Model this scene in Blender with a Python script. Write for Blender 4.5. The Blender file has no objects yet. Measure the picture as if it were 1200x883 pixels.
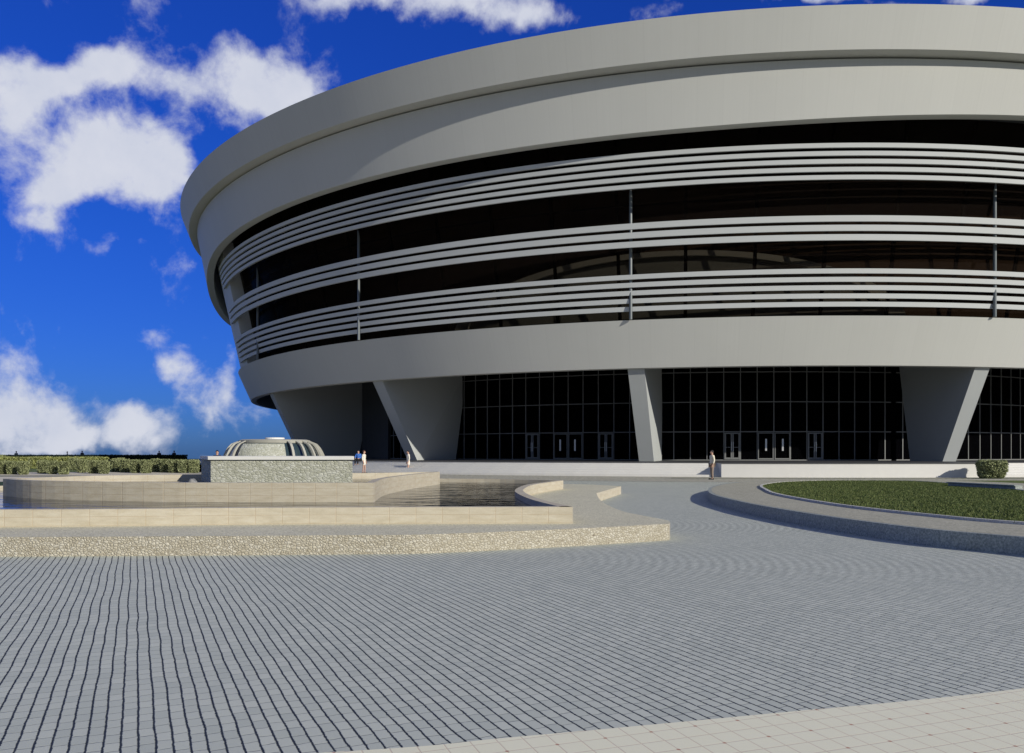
import bpy, bmesh, math, random
import numpy as np
from mathutils import Vector, Matrix
random.seed(7); rng = np.random.default_rng(7)
C = bpy.context.scene.collection
PI = math.pi; rad = math.radians
H = 1.65                      # eye height above the plaza
XC, YC = 23.6, 115.0          # centre of the round building
F = 950.0
def Z(rel): return rel + H
def gp(px, py, z=0.0):        # point of a level z seen in the photograph's direction (used to survey the plan)
    d = F*(H-z)/(py-530.0); return ((px-600)/F*d, d)
def pol(R, deg, z=0.0):
    a = rad(deg); return (XC+R*math.sin(a), YC-R*math.cos(a), z)

# ------------------------------------------------------------------ materials
def mat(name):
    m = bpy.data.materials.new(name); m.use_nodes = True
    nt = m.node_tree; b = nt.nodes['Principled BSDF']
    return m, nt, b
class N:
    def __init__(s, nt): s.nt = nt
    def new(s, t, **kw):
        n = s.nt.nodes.new(t)
        for k, v in kw.items(): setattr(n, k, v)
        return n
    def set(s, sock, v):
        if hasattr(v, 'is_output') or isinstance(v, bpy.types.NodeSocket): s.nt.links.new(v, sock)
        else: sock.default_value = v
    def math(s, op, a, b=0.0, c=0.0, clamp=False):
        n = s.new('ShaderNodeMath', operation=op); n.use_clamp = clamp
        s.set(n.inputs[0], a); s.set(n.inputs[1], b); s.set(n.inputs[2], c); return n.outputs[0]
    def coord(s, kind='Object'): return s.new('ShaderNodeTexCoord').outputs[kind]
    def noise(s, vec, scale, detail=4, rough=.55, dist=0.0, out='Fac'):
        n = s.new('ShaderNodeTexNoise'); s.set(n.inputs['Vector'], vec)
        n.inputs['Scale'].default_value = scale; n.inputs['Detail'].default_value = detail
        n.inputs['Roughness'].default_value = rough; n.inputs['Distortion'].default_value = dist
        return n.outputs[out]
    def ramp(s, fac, stops):
        n = s.new('ShaderNodeValToRGB'); s.set(n.inputs[0], fac)
        e = n.color_ramp.elements
        while len(e) < len(stops): e.new(0.5)
        for i, (p, c) in enumerate(stops):
            e[i].position = p; e[i].color = (c[0], c[1], c[2], 1) if not isinstance(c, float) else (c, c, c, 1)
        return n.outputs[0]
    def mix(s, fac, a, b, mode='MIX'):
        n = s.new('ShaderNodeMix', data_type='RGBA', blend_type=mode)
        s.set(n.inputs[0], fac)
        for sock, v in ((n.inputs[6], a), (n.inputs[7], b)):
            if isinstance(v, (tuple, list)): v = (v[0], v[1], v[2], 1)
            s.set(sock, v)
        return n.outputs[2]
    def sep(s, v):
        n = s.new('ShaderNodeSeparateXYZ'); s.set(n.inputs[0], v); return n.outputs
    def comb(s, x, y, z=0.0):
        n = s.new('ShaderNodeCombineXYZ'); s.set(n.inputs[0], x); s.set(n.inputs[1], y); s.set(n.inputs[2], z); return n.outputs[0]
    def bump(s, h, strength=.3, dist=.02):
        n = s.new('ShaderNodeBump'); n.inputs['Strength'].default_value = strength; n.inputs['Distance'].default_value = dist
        s.set(n.inputs['Height'], h); return n.outputs[0]
    def smooth(s, v, a, b):
        n = s.new('ShaderNodeMapRange', interpolation_type='SMOOTHSTEP'); s.set(n.inputs[0], v)
        n.inputs[1].default_value = a; n.inputs[2].default_value = b; return n.outputs[0]

def plain(name, col, rough=.6, metal=0.0, var=.06, scale=3.0, spec=.5):
    m, nt, b = mat(name); n = N(nt)
    f = n.noise(n.coord(), scale, 5, .6)
    lo = [c*(1-var) for c in col]; hi = [c*(1+var) for c in col]
    nt.links.new(n.mix(f, lo, hi), b.inputs['Base Color'])
    b.inputs['Roughness'].default_value = rough; b.inputs['Metallic'].default_value = metal
    b.inputs['Specular IOR Level'].default_value = spec
    return m
# white composite cladding with faint vertical panel seams and dirt runs
def cladding(name, col, seam=1.5):
    m, nt, b = mat(name); n = N(nt)
    x, y, z = n.sep(n.coord())[0:3]
    ang = n.math('ARCTAN2', x, n.math('MULTIPLY', y, -1.0))
    k = n.math('MULTIPLY', ang, 180/PI/seam)
    fr = n.math('FRACT', n.math('ADD', k, 500.0))
    d = n.math('ABSOLUTE', n.math('SUBTRACT', fr, 0.5))
    line = n.smooth(d, .485, .498)
    cell = n.new('ShaderNodeTexWhiteNoise', noise_dimensions='1D'); n.set(cell.inputs['W'], n.math('FLOOR', n.math('ADD', k, 500.0)))
    streak = n.noise(n.comb(n.math('MULTIPLY', ang, 400.0), n.math('MULTIPLY', z, .12)), 1.0, 5, .6)
    big = n.noise(n.coord(), .18, 4, .6)
    v = n.math('MULTIPLY_ADD', cell.outputs[0], .016, .965)
    v = n.math('MULTIPLY', v, n.math('MULTIPLY_ADD', streak, .07, .965))
    v = n.math('MULTIPLY', v, n.math('MULTIPLY_ADD', big, .08, .96))
    v = n.math('MULTIPLY', v, n.math('MULTIPLY_ADD', line, -.05, 1.0))
    hs = n.mix(1.0, col, n.comb(v, v, v), 'MULTIPLY')
    nt.links.new(hs, b.inputs['Base Color']); b.inputs['Roughness'].default_value = .55
    b.inputs['Specular IOR Level'].default_value = .35
    return m
M = {}
M['clad'] = cladding('white_cladding', (.555, .56, .53))
M['clad_fin'] = plain('louvre_paint', (.52, .54, .54), .55, var=.03, scale=.6, spec=.3)
M['clad_col'] = plain('column_render', (.40, .42, .42), .75, var=.05, scale=.5, spec=.2)
M['ceiling'] = plain('dark_ceiling', (.035, .037, .04), .8)
M['dark_wall'] = plain('dark_wall', (.06, .065, .075), .6, var=.1)
M['floor'] = plain('dark_granite', (.055, .056, .06), .55, var=.25, scale=14)
M['step'] = plain('pale_step_stone', (.62, .61, .58), .7, var=.05, scale=2.2, spec=.3)
M['mullion'] = plain('grey_aluminium', (.17, .175, .175), .5, .0, var=.04)
M['mullion_dark'] = plain('black_aluminium', (.012, .011, .010), .6, var=.04, spec=.2)
M['post'] = plain('pale_post', (.12, .14, .15), .4, var=.04)
M['interior'] = plain('interior_wall', (.17, .115, .085), .9, var=.3, scale=.4, spec=.1)
M['arch'] = plain('reflection_arch_tone', (.82, .84, .82), .9, var=.1, spec=.1)  # pale tone standing in for the arched reflection in the glass
M['arch_in'] = plain('reflection_arch_infill', (.46, .49, .49), .9, var=.1, spec=.1)
M['handle'] = plain('steel_handle', (.6, .6, .6), .35, .6)
def glass(name, tint, fac, body):
    m, nt, b = mat(name); n = N(nt)
    b.inputs['Base Color'].default_value = (*body, 1); b.inputs['Roughness'].default_value = .08
    b.inputs['Specular IOR Level'].default_value = .04
    b.inputs['IOR'].default_value = 1.12
    t = n.new('ShaderNodeBsdfTransparent'); t.inputs[0].default_value = (*tint, 1)
    mx = n.new('ShaderNodeMixShader'); mx.inputs[0].default_value = fac
    nt.links.new(t.outputs[0], mx.inputs[1]); nt.links.new(b.outputs[0], mx.inputs[2])
    nt.links.new(mx.outputs[0], nt.nodes['Material Output'].inputs[0])
    return m
M['glass_up'] = glass('bronze_glass', (.84, .81, .76), .46, (.010, .0075, .0065))
M['glass_low'] = glass('dark_glass', (.35, .36, .38), .5, (.003, .003, .004))

def paving():
    m, nt, b = mat('grey_block_paving'); n = N(nt)
    co = n.coord(); x, y, z = n.sep(co)[0:3]
    a = math.atan2(.463, 1.0); ca, sa = math.cos(a), math.sin(a)
    s = n.math('ADD', n.math('MULTIPLY', x, ca), n.math('MULTIPLY', y, sa))
    t = n.math('ADD', n.math('MULTIPLY', x, -sa), n.math('MULTIPLY', y, ca))
    wob = n.noise(co, .95, 2, .5); wob2 = n.noise(co, 9.0, 3, .6)
    s = n.math('ADD', s, n.math('MULTIPLY_ADD', wob, .042, n.math('MULTIPLY_ADD', wob2, .012, -.035)))
    # beyond about 12 m the rows are laid in shallow arcs
    r = n.math('MULTIPLY', s, 1/.089)
    row = n.math('FLOOR', r); fr = n.math('FRACT', r)
    wn = n.new('ShaderNodeTexWhiteNoise', noise_dimensions='1D'); n.set(wn.inputs['W'], row)
    tt = n.math('ADD', n.math('MULTIPLY', t, 1/.145), n.math('MULTIPLY', wn.outputs[0], 7.3))
    tt = n.math('ADD', tt, n.math('MULTIPLY', wob2, .25))
    ft = n.math('FRACT', tt)
    jag = n.noise(co, 38, 3, .65)
    gap = n.smooth(n.math('ADD', n.math('ABSOLUTE', n.math('SUBTRACT', fr, .5)), n.math('MULTIPLY_ADD', jag, .16, -.08)), .400, .465)
    joint = n.smooth(n.math('ABSOLUTE', n.math('SUBTRACT', ft, .5)), .452, .488)
    wb = n.new('ShaderNodeTexWhiteNoise', noise_dimensions='2D'); n.set(wb.inputs['Vector'], n.comb(row, n.math('FLOOR', tt)))
    base = n.mix(wb.outputs[0], (.46, .485, .42), (.54, .56, .48))
    fine = n.noise(co, 160, 3, .7); big = n.noise(co, .35, 4, .6)
    v = n.math('MULTIPLY', n.math('MULTIPLY_ADD', fine, .3, .85), n.math('MULTIPLY_ADD', big, .16, .92))
    base = n.mix(1.0, base, n.comb(v, v, v), 'MULTIPLY')
    # arc courses: faint tonal fans in the paving
    yb = n.math('MULTIPLY_ADD', n.math('FRACT', n.math('MULTIPLY', n.math('SUBTRACT', y, 9.7), 1/6.2)), 2.0, -1.0)
    xa = n.math('MULTIPLY', n.math('ADD', x, n.math('MULTIPLY', n.math('MULTIPLY', yb, yb), 1.25)), 1/.175)
    arc = n.math('SINE', n.math('MULTIPLY', n.math('ADD', xa, n.math('MULTIPLY', wob2, .5)), 2*PI))
    amask = n.math('MULTIPLY', n.math('MULTIPLY', n.smooth(y, 9.3, 12.0), n.smooth(y, 24.0, 20.0)), n.smooth(x, -1.0, 3.0))
    amask = n.math('MULTIPLY', amask, n.smooth(n.math('ABSOLUTE', yb), 1.0, .75))
    va = n.math('MULTIPLY_ADD', n.math('MULTIPLY', arc, amask), .10, 1.0)
    base = n.mix(1.0, base, n.comb(va, va, va), 'MULTIPLY')
    c = n.mix(n.math('MULTIPLY', joint, .6), base, (.10, .11, .12))
    c = n.mix(gap, c, (.022, .03, .045))
    nt.links.new(c, b.inputs['Base Color']); b.inputs['Roughness'].default_value = .8
    b.inputs['Specular IOR Level'].default_value = .25
    h = n.math('SUBTRACT', n.math('MULTIPLY_ADD', fine, .12, 1.0), n.math('MAXIMUM', gap, n.math('MULTIPLY', joint, .4)))
    nt.links.new(n.bump(h, .6, .012), b.inputs['Normal'])
    return m
M['paving'] = paving()
def tiles():
    m, nt, b = mat('cream_tiles'); n = N(nt)
    co = n.coord(); x, y, z = n.sep(co)[0:3]
    a = rad(20); ca, sa = math.cos(a), math.sin(a)
    s = n.math('ADD', n.math('MULTIPLY', x, ca), n.math('MULTIPLY', y, sa)); t = n.math('ADD', n.math('MULTIPLY', x, -sa), n.math('MULTIPLY', y, ca))
    def ln(v, p, w):
        f = n.math('ABSOLUTE', n.math('SUBTRACT', n.math('FRACT', n.math('MULTIPLY', v, 1/p)), .5))
        return n.smooth(f, .5-w*1.7, .5-w*.6)
    l1 = n.math('MAXIMUM', ln(s, .15, .022), ln(t, .15, .022))
    dot = n.math('MULTIPLY', ln(s, .30, .028), ln(t, .30, .028))
    f1 = n.noise(co, 90, 3, .7); f2 = n.noise(co, 2.0, 4, .6)
    c = n.mix(n.math('MULTIPLY_ADD', f2, .5, n.math('MULTIPLY', f1, .5)), (.78, .75, .54), (.86, .83, .62))
    c = n.mix(n.math('MULTIPLY', l1, .5), c, (.52, .36, .27))
    c = n.mix(n.math('MULTIPLY', dot, .85), c, (.42, .17, .10))
    nt.links.new(c, b.inputs['Base Color']); b.inputs['Roughness'].default_value = .75
    nt.links.new(n.bump(n.math('SUBTRACT', n.math('MULTIPLY', f1, .3), l1), .3, .004), b.inputs['Normal'])
    return m
M['tiles'] = tiles()
def speckle(name, c1, c2, c3, scale=60, rough=.8):
    m, nt, b = mat(name); n = N(nt); co = n.coord()
    f = n.noise(co, scale, 4, .75); g = n.noise(co, scale*.22, 3, .6); h = n.noise(co, .6, 3, .6)
    c = n.ramp(f, [(.33, c1), (.5, c2), (.66, c3)])
    v = n.math('MULTIPLY_ADD', g, .35, n.math('MULTIPLY_ADD', h, .2, .74))
    nt.links.new(n.mix(1.0, c, n.comb(v, v, v), 'MULTIPLY'), b.inputs['Base Color'])
    b.inputs['Roughness'].default_value = rough; b.inputs['Specular IOR Level'].default_value = .25
    nt.links.new(n.bump(f, .5, .01), b.inputs['Normal'])
    return m
M['gravel'] = speckle('gravel_top', (.30, .28, .20), (.58, .55, .40), (.78, .74, .55), 30)
M['granite'] = speckle('grey_granite', (.16, .185, .18), (.28, .31, .29), (.44, .46, .42), 26)
M['granite_top'] = speckle('beige_granite', (.24, .235, .18), (.38, .365, .28), (.52, .50, .39), 22)
M['apron'] = speckle('apron_stone', (.20, .195, .16), (.38, .365, .30), (.54, .52, .44), 4.5)
M['border'] = speckle('pale_border_stone', (.38, .37, .34), (.55, .54, .5), (.66, .65, .6), 30)
M['path'] = speckle('tan_path', (.48, .44, .34), (.58, .53, .42), (.66, .61, .50), 5)
M['soil'] = speckle('plain_ground', (.10, .12, .05), (.15, .15, .08), (.20, .18, .11), .8)
M['lawn_base'] = speckle('lawn_base', (.018, .035, .008), (.03, .055, .012), (.05, .085, .02), 18)
M['lawn_far'] = speckle('far_lawn', (.06, .09, .02), (.10, .13, .035), (.14, .17, .05), 3)
def creamstone():
    m, nt, b = mat('cream_limestone'); n = N(nt); co = n.coord(); x, y, z = n.sep(co)[0:3]
    f = n.noise(n.comb(n.math('MULTIPLY', x, .6), n.math('MULTIPLY', y, .6), n.math('MULTIPLY', z, 3)), 4.0, 6, .65)
    f2 = n.noise(co, 45, 3, .6)
    c = n.ramp(f, [(.25, (.42, .37, .27)), (.5, (.50, .45, .345)), (.75, (.555, .515, .415))])
    sx = n.math('ABSOLUTE', n.math('SUBTRACT', n.math('FRACT', n.math('MULTIPLY', n.math('ADD', x, n.math('MULTIPLY', y, .35)), 1/.5)), .5))
    sz = n.math('ABSOLUTE', n.math('SUBTRACT', n.math('FRACT', n.math('MULTIPLY', z, 1/.16)), .5))
    l = n.math('MAXIMUM', n.smooth(sx, .480, .495), n.smooth(sz, .455, .485))
    c = n.mix(n.math('MULTIPLY', l, .35), c, (.46, .32, .18))
    v = n.math('MULTIPLY_ADD', f2, .2, .9)
    nt.links.new(n.mix(1.0, c, n.comb(v, v, v), 'MULTIPLY'), b.inputs['Base Color'])
    b.inputs['Roughness'].default_value = .75; b.inputs['Specular IOR Level'].default_value = .3
    nt.links.new(n.bump(n.math('SUBTRACT', n.math('MULTIPLY', f2, .4), l), .4, .01), b.inputs['Normal'])
    return m
M['cream'] = creamstone()
def rubble(name, scale, cols, mortar, zs=1.5, w=.035, bs=.8, bd=.03):
    m, nt, b = mat(name); n = N(nt); co = n.coord(); x, y, z = n.sep(co)[0:3]
    vec = n.comb(x, y, n.math('MULTIPLY', z, zs))
    v1 = n.new('ShaderNodeTexVoronoi', feature='DISTANCE_TO_EDGE'); v1.inputs['Scale'].default_value = scale; n.set(v1.inputs['Vector'], vec)
    v2 = n.new('ShaderNodeTexVoronoi'); v2.inputs['Scale'].default_value = scale; n.set(v2.inputs['Vector'], vec)
    cell = n.sep(v2.outputs['Color'])[0]
    c = n.ramp(cell, [(0.0, cols[0]), (.5, cols[1]), (1.0, cols[2])])
    f = n.noise(co, 40, 4, .7)
    k = n.math('MULTIPLY_ADD', f, .5, .75)
    c = n.mix(1.0, c, n.comb(k, k, k), 'MULTIPLY')
    e = n.smooth(v1.outputs['Distance'], .0, w)
    nt.links.new(n.mix(e, mortar, c), b.inputs['Base Color'])
    b.inputs['Roughness'].default_value = .85
    nt.links.new(n.bump(n.math('ADD', n.smooth(v1.outputs['Distance'], 0, w*4), n.math('MULTIPLY', f, .5)), bs, bd), b.inputs['Normal'])
    return m
M['rubble'] = rubble('rubble_cladding', 19, [(.40, .36, .27), (.48, .44, .34), (.56, .525, .43)], (.21, .18, .13), 1.5, .075, .6, .02)
M['ledger'] = rubble('split_stone', 8.5, [(.37, .375, .29), (.45, .455, .37), (.54, .545, .47)], (.33, .33, .26), 2.0, .06, .45, .03)
def water():
    m, nt, b = mat('rippled_water'); n = N(nt); co = n.coord()
    x, y, z = n.sep(co)[0:3]
    f = n.noise(n.comb(n.math('MULTIPLY', x, .75), n.math('MULTIPLY', y, 2.1)), 1.0, 3, .5, .3)
    b.inputs['Base Color'].default_value = (.004, .009, .018, 1); b.inputs['Roughness'].default_value = .03
    b.inputs['IOR'].default_value = 1.33; b.inputs['Specular IOR Level'].default_value = .17
    nt.links.new(n.bump(f, 1.0, .06), b.inputs['Normal'])
    return m
M['water'] = water()
def foliage(name, lo, hi, tip):
    m, nt, b = mat(name); n = N(nt)
    g = n.new('ShaderNodeNewGeometry'); f = g.outputs['Random Per Island']
    c = n.ramp(f, [(0, lo), (.6, hi), (1, tip)])
    nt.links.new(c, b.inputs['Base Color']); b.inputs['Roughness'].default_value = .6
    b.inputs['Specular IOR Level'].default_value = .2
    return m
M['shrub'] = foliage('shrub_leaves', (.13, .15, .07), (.26, .29, .135), (.40, .42, .23))
M['shrub_in'] = plain('shrub_twigs', (.035, .04, .015), .9, var=.3, scale=20)
M['hedge_pale'] = foliage('pale_hedge_leaves', (.16, .185, .06), (.27, .29, .10), (.36, .37, .15))
M['hedge_dark'] = foliage('dark_hedge_leaves', (.010, .018, .006), (.022, .035, .012), (.05, .065, .02))
M['grass'] = foliage('grass_blades', (.04, .065, .016), (.095, .13, .035), (.22, .24, .09))
M['skin'] = plain('skin', (.50, .30, .22), .6, var=.05)
M['hair'] = plain('dark_hair', (.02, .014, .012), .7, var=.2)
M['hair_brown'] = plain('brown_hair', (.10, .04, .025), .7, var=.2)
M['c_cream'] = plain('cream_cloth', (.74, .68, .54), .9)
M['c_white'] = plain('white_cloth', (.74, .70, .62), .9)
M['c_khaki'] = plain('khaki_cloth', (.26, .20, .155), .9)
M['c_blue'] = plain('blue_cloth', (.05, .17, .55), .9)
M['c_navy'] = plain('navy_cloth', (.012, .018, .05), .9)
M['c_black'] = plain('black_cloth', (.01, .01, .012), .9)
M['c_grey'] = plain('grey_cloth', (.28, .28, .26), .9)
M['rib'] = plain('grey_rib_stone', (.40, .39, .33), .7, var=.15, scale=6)
M['dark_glassp'] = plain('dark_pane', (.03, .05, .06), .15, var=.2)
M['boulder'] = speckle('boulder_stone', (.10, .11, .12), (.2, .2, .2), (.3, .29, .27), 14)
M['white_stone'] = plain('white_stone', (.74, .73, .68), .7, var=.06)

# ------------------------------------------------------------------ objects
def tag(o, label=None, cat=None, group=None, kind=None):
    if label: o['label'] = label
    if cat: o['category'] = cat
    if group: o['group'] = group
    if kind: o['kind'] = kind
    return o
def empty(name, loc=(0, 0, 0), rz=0.0):
    o = bpy.data.objects.new(name, None); C.objects.link(o); o.location = loc; o.rotation_euler = (0, 0, rz); o.empty_display_size = .5
    return o
def obj(name, verts, faces, m, parent=None, smooth=False, mats=None, fm=None, sharp=None):
    me = bpy.data.meshes.new(name); me.from_pydata([tuple(v) for v in verts], [], [tuple(f) for f in faces]); 
    for mm in (mats or [m]): me.materials.append(mm)
    if fm:
        for p, k in zip(me.polygons, fm): p.material_index = k
    bm = bmesh.new(); bm.from_mesh(me); bmesh.ops.recalc_face_normals(bm, faces=bm.faces); bm.to_mesh(me); bm.free()
    if smooth:
        me.polygons.foreach_set('use_smooth', [True]*len(me.polygons))
        me.set_sharp_from_angle(angle=rad(sharp or 30))
    me.update()
    o = bpy.data.objects.new(name, me); C.objects.link(o); o.parent = parent
    return o
def structure(o): o['kind'] = 'structure'; return o
class MB:
    def __init__(s): s.v = []; s.f = []
    def add(s, v, f):
        k = len(s.v); s.v += [tuple(p) for p in v]; s.f += [tuple(i+k for i in q) for q in f]; return s
    def box(s, x0, x1, y0, y1, z0, z1, T=None):
        v = [Vector((x, y, z)) for z in (z0, z1) for (x, y) in ((x0, y0), (x1, y0), (x1, y1), (x0, y1))]
        if T: v = [T @ p for p in v]
        return s.add(v, [(3, 2, 1, 0), (4, 5, 6, 7), (0, 1, 5, 4), (1, 2, 6, 5), (2, 3, 7, 6), (3, 0, 4, 7)])
    def tube(s, pts, r, n=8, r2=None):
        pts = [Vector(p) for p in pts]; vs = []; fs = []
        for i, p in enumerate(pts):
            d = (pts[min(i+1, len(pts)-1)]-pts[max(i-1, 0)]).normalized()
            a = d.cross(Vector((0, 0, 1))); a = a.normalized() if a.length > 1e-3 else Vector((1, 0, 0)); b = d.cross(a)
            rr = r if r2 is None else r+(r2-r)*i/(len(pts)-1)
            vs += [p+(a*math.cos(2*PI*k/n)+b*math.sin(2*PI*k/n))*rr for k in range(n)]
        for i in range(len(pts)-1):
            for k in range(n): fs.append((i*n+k, i*n+(k+1) % n, (i+1)*n+(k+1) % n, (i+1)*n+k))
        fs += [tuple(range(n)), tuple((len(pts)-1)*n+k for k in range(n))]
        return s.add(vs, fs)
    def build(s, name, m, parent=None, smooth=False): return obj(name, s.v, s.f, m, parent, smooth)
# closed (R,z) profile swept round the building axis; zf(phi, R, z) may alter z
def sweep(prof, p0, p1, step=1.0, zf=None, closed_ring=False):
    n = max(2, int(round(abs(p1-p0)/step))); k = len(prof); vs = []; fs = []
    for i in range(n if closed_ring else n+1):
        ph = p0+(p1-p0)*i/n; a = rad(ph)
        for (R, z) in prof:
            zz = zf(ph, R, z) if zf else z
            vs.append((R*math.sin(a), -R*math.cos(a), zz))
    cnt = n
    for i in range(cnt):
        i2 = (i+1) % n if closed_ring else i+1
        for j in range(k): fs.append((i*k+j, i2*k+j, i2*k+(j+1) % k, i*k+(j+1) % k))
    if not closed_ring: fs += [tuple(range(k)), tuple(n*k+j for j in range(k))]
    return vs, fs
def spline(pts, n=8, closed=True):
    P = [Vector((p[0], p[1], 0)) for p in pts]; out = []; L = len(P)
    for i in range(L if closed else L-1):
        g = (lambda k: P[k % L]) if closed else (lambda k: P[max(0, min(L-1, k))])
        p0, p1, p2, p3 = g(i-1), g(i), g(i+1), g(i+2)
        for j in range(n):
            t = j/n
            q = .5*((2*p1)+(p2-p0)*t+(2*p0-5*p1+4*p2-p3)*t*t+(3*p1-p0-3*p2+p3)*t**3); out.append((q.x, q.y))
    if not closed: out.append((P[-1].x, P[-1].y))
    return out
def sheet(name, poly, z, m, parent=None):
    q = []
    for p in poly:
        if not q or math.hypot(p[0]-q[-1][0], p[1]-q[-1][1]) > .03: q.append(p)
    from mathutils.geometry import tessellate_polygon
    tri = tessellate_polygon([[Vector((x, y, 0)) for x, y in q]])
    bm = bmesh.new(); vs = [bm.verts.new((x, y, z)) for x, y in q]
    for t in tri:
        try: bm.faces.new([vs[i] for i in t])
        except ValueError: pass
    bmesh.ops.recalc_face_normals(bm, faces=bm.faces)
    if sum(f.normal.z for f in bm.faces) < 0: bmesh.ops.reverse_faces(bm, faces=bm.faces)
    me = bpy.data.meshes.new(name); bm.to_mesh(me); bm.free(); me.materials.append(m)
    o = bpy.data.objects.new(name, me); C.objects.link(o); o.parent = parent; return o
def skirt(poly, z0, z1, closed=True):
    n = len(poly); vs = [(x, y, z) for x, y in poly for z in (z0, z1)]; fs = []
    for i in range(n if closed else n-1):
        j = (i+1) % n; fs.append((2*i, 2*j, 2*j+1, 2*i+1))
    return vs, fs
def inset(path, d):
    P = [Vector(p) for p in path]; n = len(P); out = []
    for i in range(n):
        e = (P[(i+1) % n]-P[(i-1) % n])
        if e.length < 1e-6: continue
        e.normalize(); out.append((P[i].x-e.y*d, P[i].y+e.x*d))
    return out
def wall_along(path, th, z0, z1, closed=False):    # a standing wall of thickness th whose outer face follows path (th to the left)
    P = [Vector((x, y)) for x, y in path]; n = len(P); inn = []
    for i in range(n):
        a = P[(i-1) % n] if (closed or i > 0) else P[i]; b = P[(i+1) % n] if (closed or i < n-1) else P[i]
        d = (b-a).normalized(); inn.append(P[i]+Vector((-d.y, d.x))*th)
    vs = []; fs = []
    for i in range(n):
        vs += [(P[i].x, P[i].y, z0), (P[i].x, P[i].y, z1), (inn[i].x, inn[i].y, z1), (inn[i].x, inn[i].y, z0)]
    for i in range(n if closed else n-1):
        j = (i+1) % n
        for k in range(4): fs.append((4*i+k, 4*j+k, 4*j+(k+1) % 4, 4*i+(k+1) % 4))
    if not closed: fs += [(0, 1, 2, 3), (4*n-4, 4*n-3, 4*n-2, 4*n-1)]
    return vs, fs

# ------------------------------------------------------------------ camera, sun, sky
cam = bpy.data.cameras.new('camera'); co = bpy.data.objects.new('camera', cam); C.objects.link(co)
co.location = (0, 0, H); co.rotation_euler = (rad(90), 0, 0)
cam.sensor_width = 36; cam.lens = 36*F/1200; cam.shift_y = (530-441.5)/1200; cam.clip_end = 9000
bpy.context.scene.camera = co
SUN_AZ, SUN_EL = 46.0, 22.5
sd = Vector((math.sin(rad(SUN_AZ))*math.cos(rad(SUN_EL)), -math.cos(rad(SUN_AZ))*math.cos(rad(SUN_EL)), math.sin(rad(SUN_EL))))
sl = bpy.data.lights.new('sun', 'SUN'); sl.energy = 4.2; sl.angle = rad(.5); sl.color = (1, .945, .83)
so = bpy.data.objects.new('sun', sl); C.objects.link(so); so.rotation_euler = (-sd).to_track_quat('-Z', 'Y').to_euler(); so.location = (60, -60, 80)

w = bpy.data.worlds.new('World'); bpy.context.scene.world = w; w.use_nodes = True
nt = w.node_tree; n = N(nt); bg = nt.nodes['Background']
sky = n.new('ShaderNodeTexSky', sky_type='NISHITA'); sky.sun_disc = False
sky.sun_elevation = rad(SUN_EL); sky.sun_rotation = rad(180-SUN_AZ); sky.dust_density = .4; sky.ozone_density = 3.0
bg.inputs['Strength'].default_value = .12
d = n.coord('Generated'); dx, dy, dz = n.sep(d)[0:3]
ys = n.math('MAXIMUM', dy, .02)
u = n.math('DIVIDE', dx, ys); v = n.math('DIVIDE', dz, ys)
wn = n.new('ShaderNodeTexNoise'); wn.inputs['Scale'].default_value = 13; wn.inputs['Detail'].default_value = 5; n.set(wn.inputs['Vector'], d)
wx, wy, wz = n.sep(wn.outputs['Color'])[0:3]
u2 = n.math('ADD', u, n.math('MULTIPLY_ADD', wx, .09, -.045)); v2 = n.math('ADD', v, n.math('MULTIPLY_ADD', wy, .08, -.04))
blobs = [(125, 78, 46, 28, 1.0), (72, 96, 34, 22, .6), (285, 92, 62, 46, 1.15), (335, 112, 34, 34, .9), (200, 92, 36, 26, .75), (125, 195, 62, 42, 1.1), (75, 222, 42, 20, .7), (195, 205, 30, 44, .9), (25, 105, 40, 40, .8), (105, 145, 40, 20, .55), (5, 70, 30, 24, .5),
         (560, 5, 80, 30, 1.0), (480, 0, 60, 26, .85), (400, -6, 50, 16, .7), (630, 25, 34, 18, .5), (950, 0, 110, 8, .8), (1160, 0, 70, 9, .8),
         (56, 486, 36, 32, 1.2), (10, 506, 34, 34, 1.15), (150, 494, 34, 28, 1.1), (85, 520, 80, 14, .8), (204, 424, 26, 22, .85), (268, 430, 22, 42, .95), (295, 486, 46, 30, .85), (240, 480, 28, 40, .55),
         (120, 290, 42, 15, .72), (175, 388, 24, 14, .75), (55, 268, 26, 12, .6), (-150, 420, 130, 90, 1.0), (-120, 100, 140, 80, .9), (1400, 300, 150, 80, .9)]
acc = None
for (px, py, rx, ry, s) in blobs:
    a = n.math('MULTIPLY', n.math('SUBTRACT', u2, (px-600)/F), F/rx/1.12); b_ = n.math('MULTIPLY', n.math('SUBTRACT', v2, (530-py)/F), F/ry/1.12)
    q = n.math('ADD', n.math('MULTIPLY', a, a), n.math('MULTIPLY', b_, b_))
    g = n.math('MULTIPLY', n.math('EXPONENT', n.math('MULTIPLY', q, -1.1)), s)
    acc = g if acc is None else n.math('ADD', acc, g)
acc = n.math('MINIMUM', acc, 1.15)
front = n.smooth(dy, .1, .3)
acc = n.math('MULTIPLY', acc, front)
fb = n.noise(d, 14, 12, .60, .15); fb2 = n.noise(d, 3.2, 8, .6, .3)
dens = n.math('ADD', acc, n.math('MULTIPLY_ADD', fb, 3.1, -1.55))
cl = n.math('MULTIPLY', n.smooth(dens, .30, 1.22), .97)
# unseen clouds added behind the camera and overhead to neutralise the ambient light
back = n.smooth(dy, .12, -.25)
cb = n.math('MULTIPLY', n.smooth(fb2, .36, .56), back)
cl = n.math('MAXIMUM', cl, n.math('MULTIPLY', cb, .95))
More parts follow.
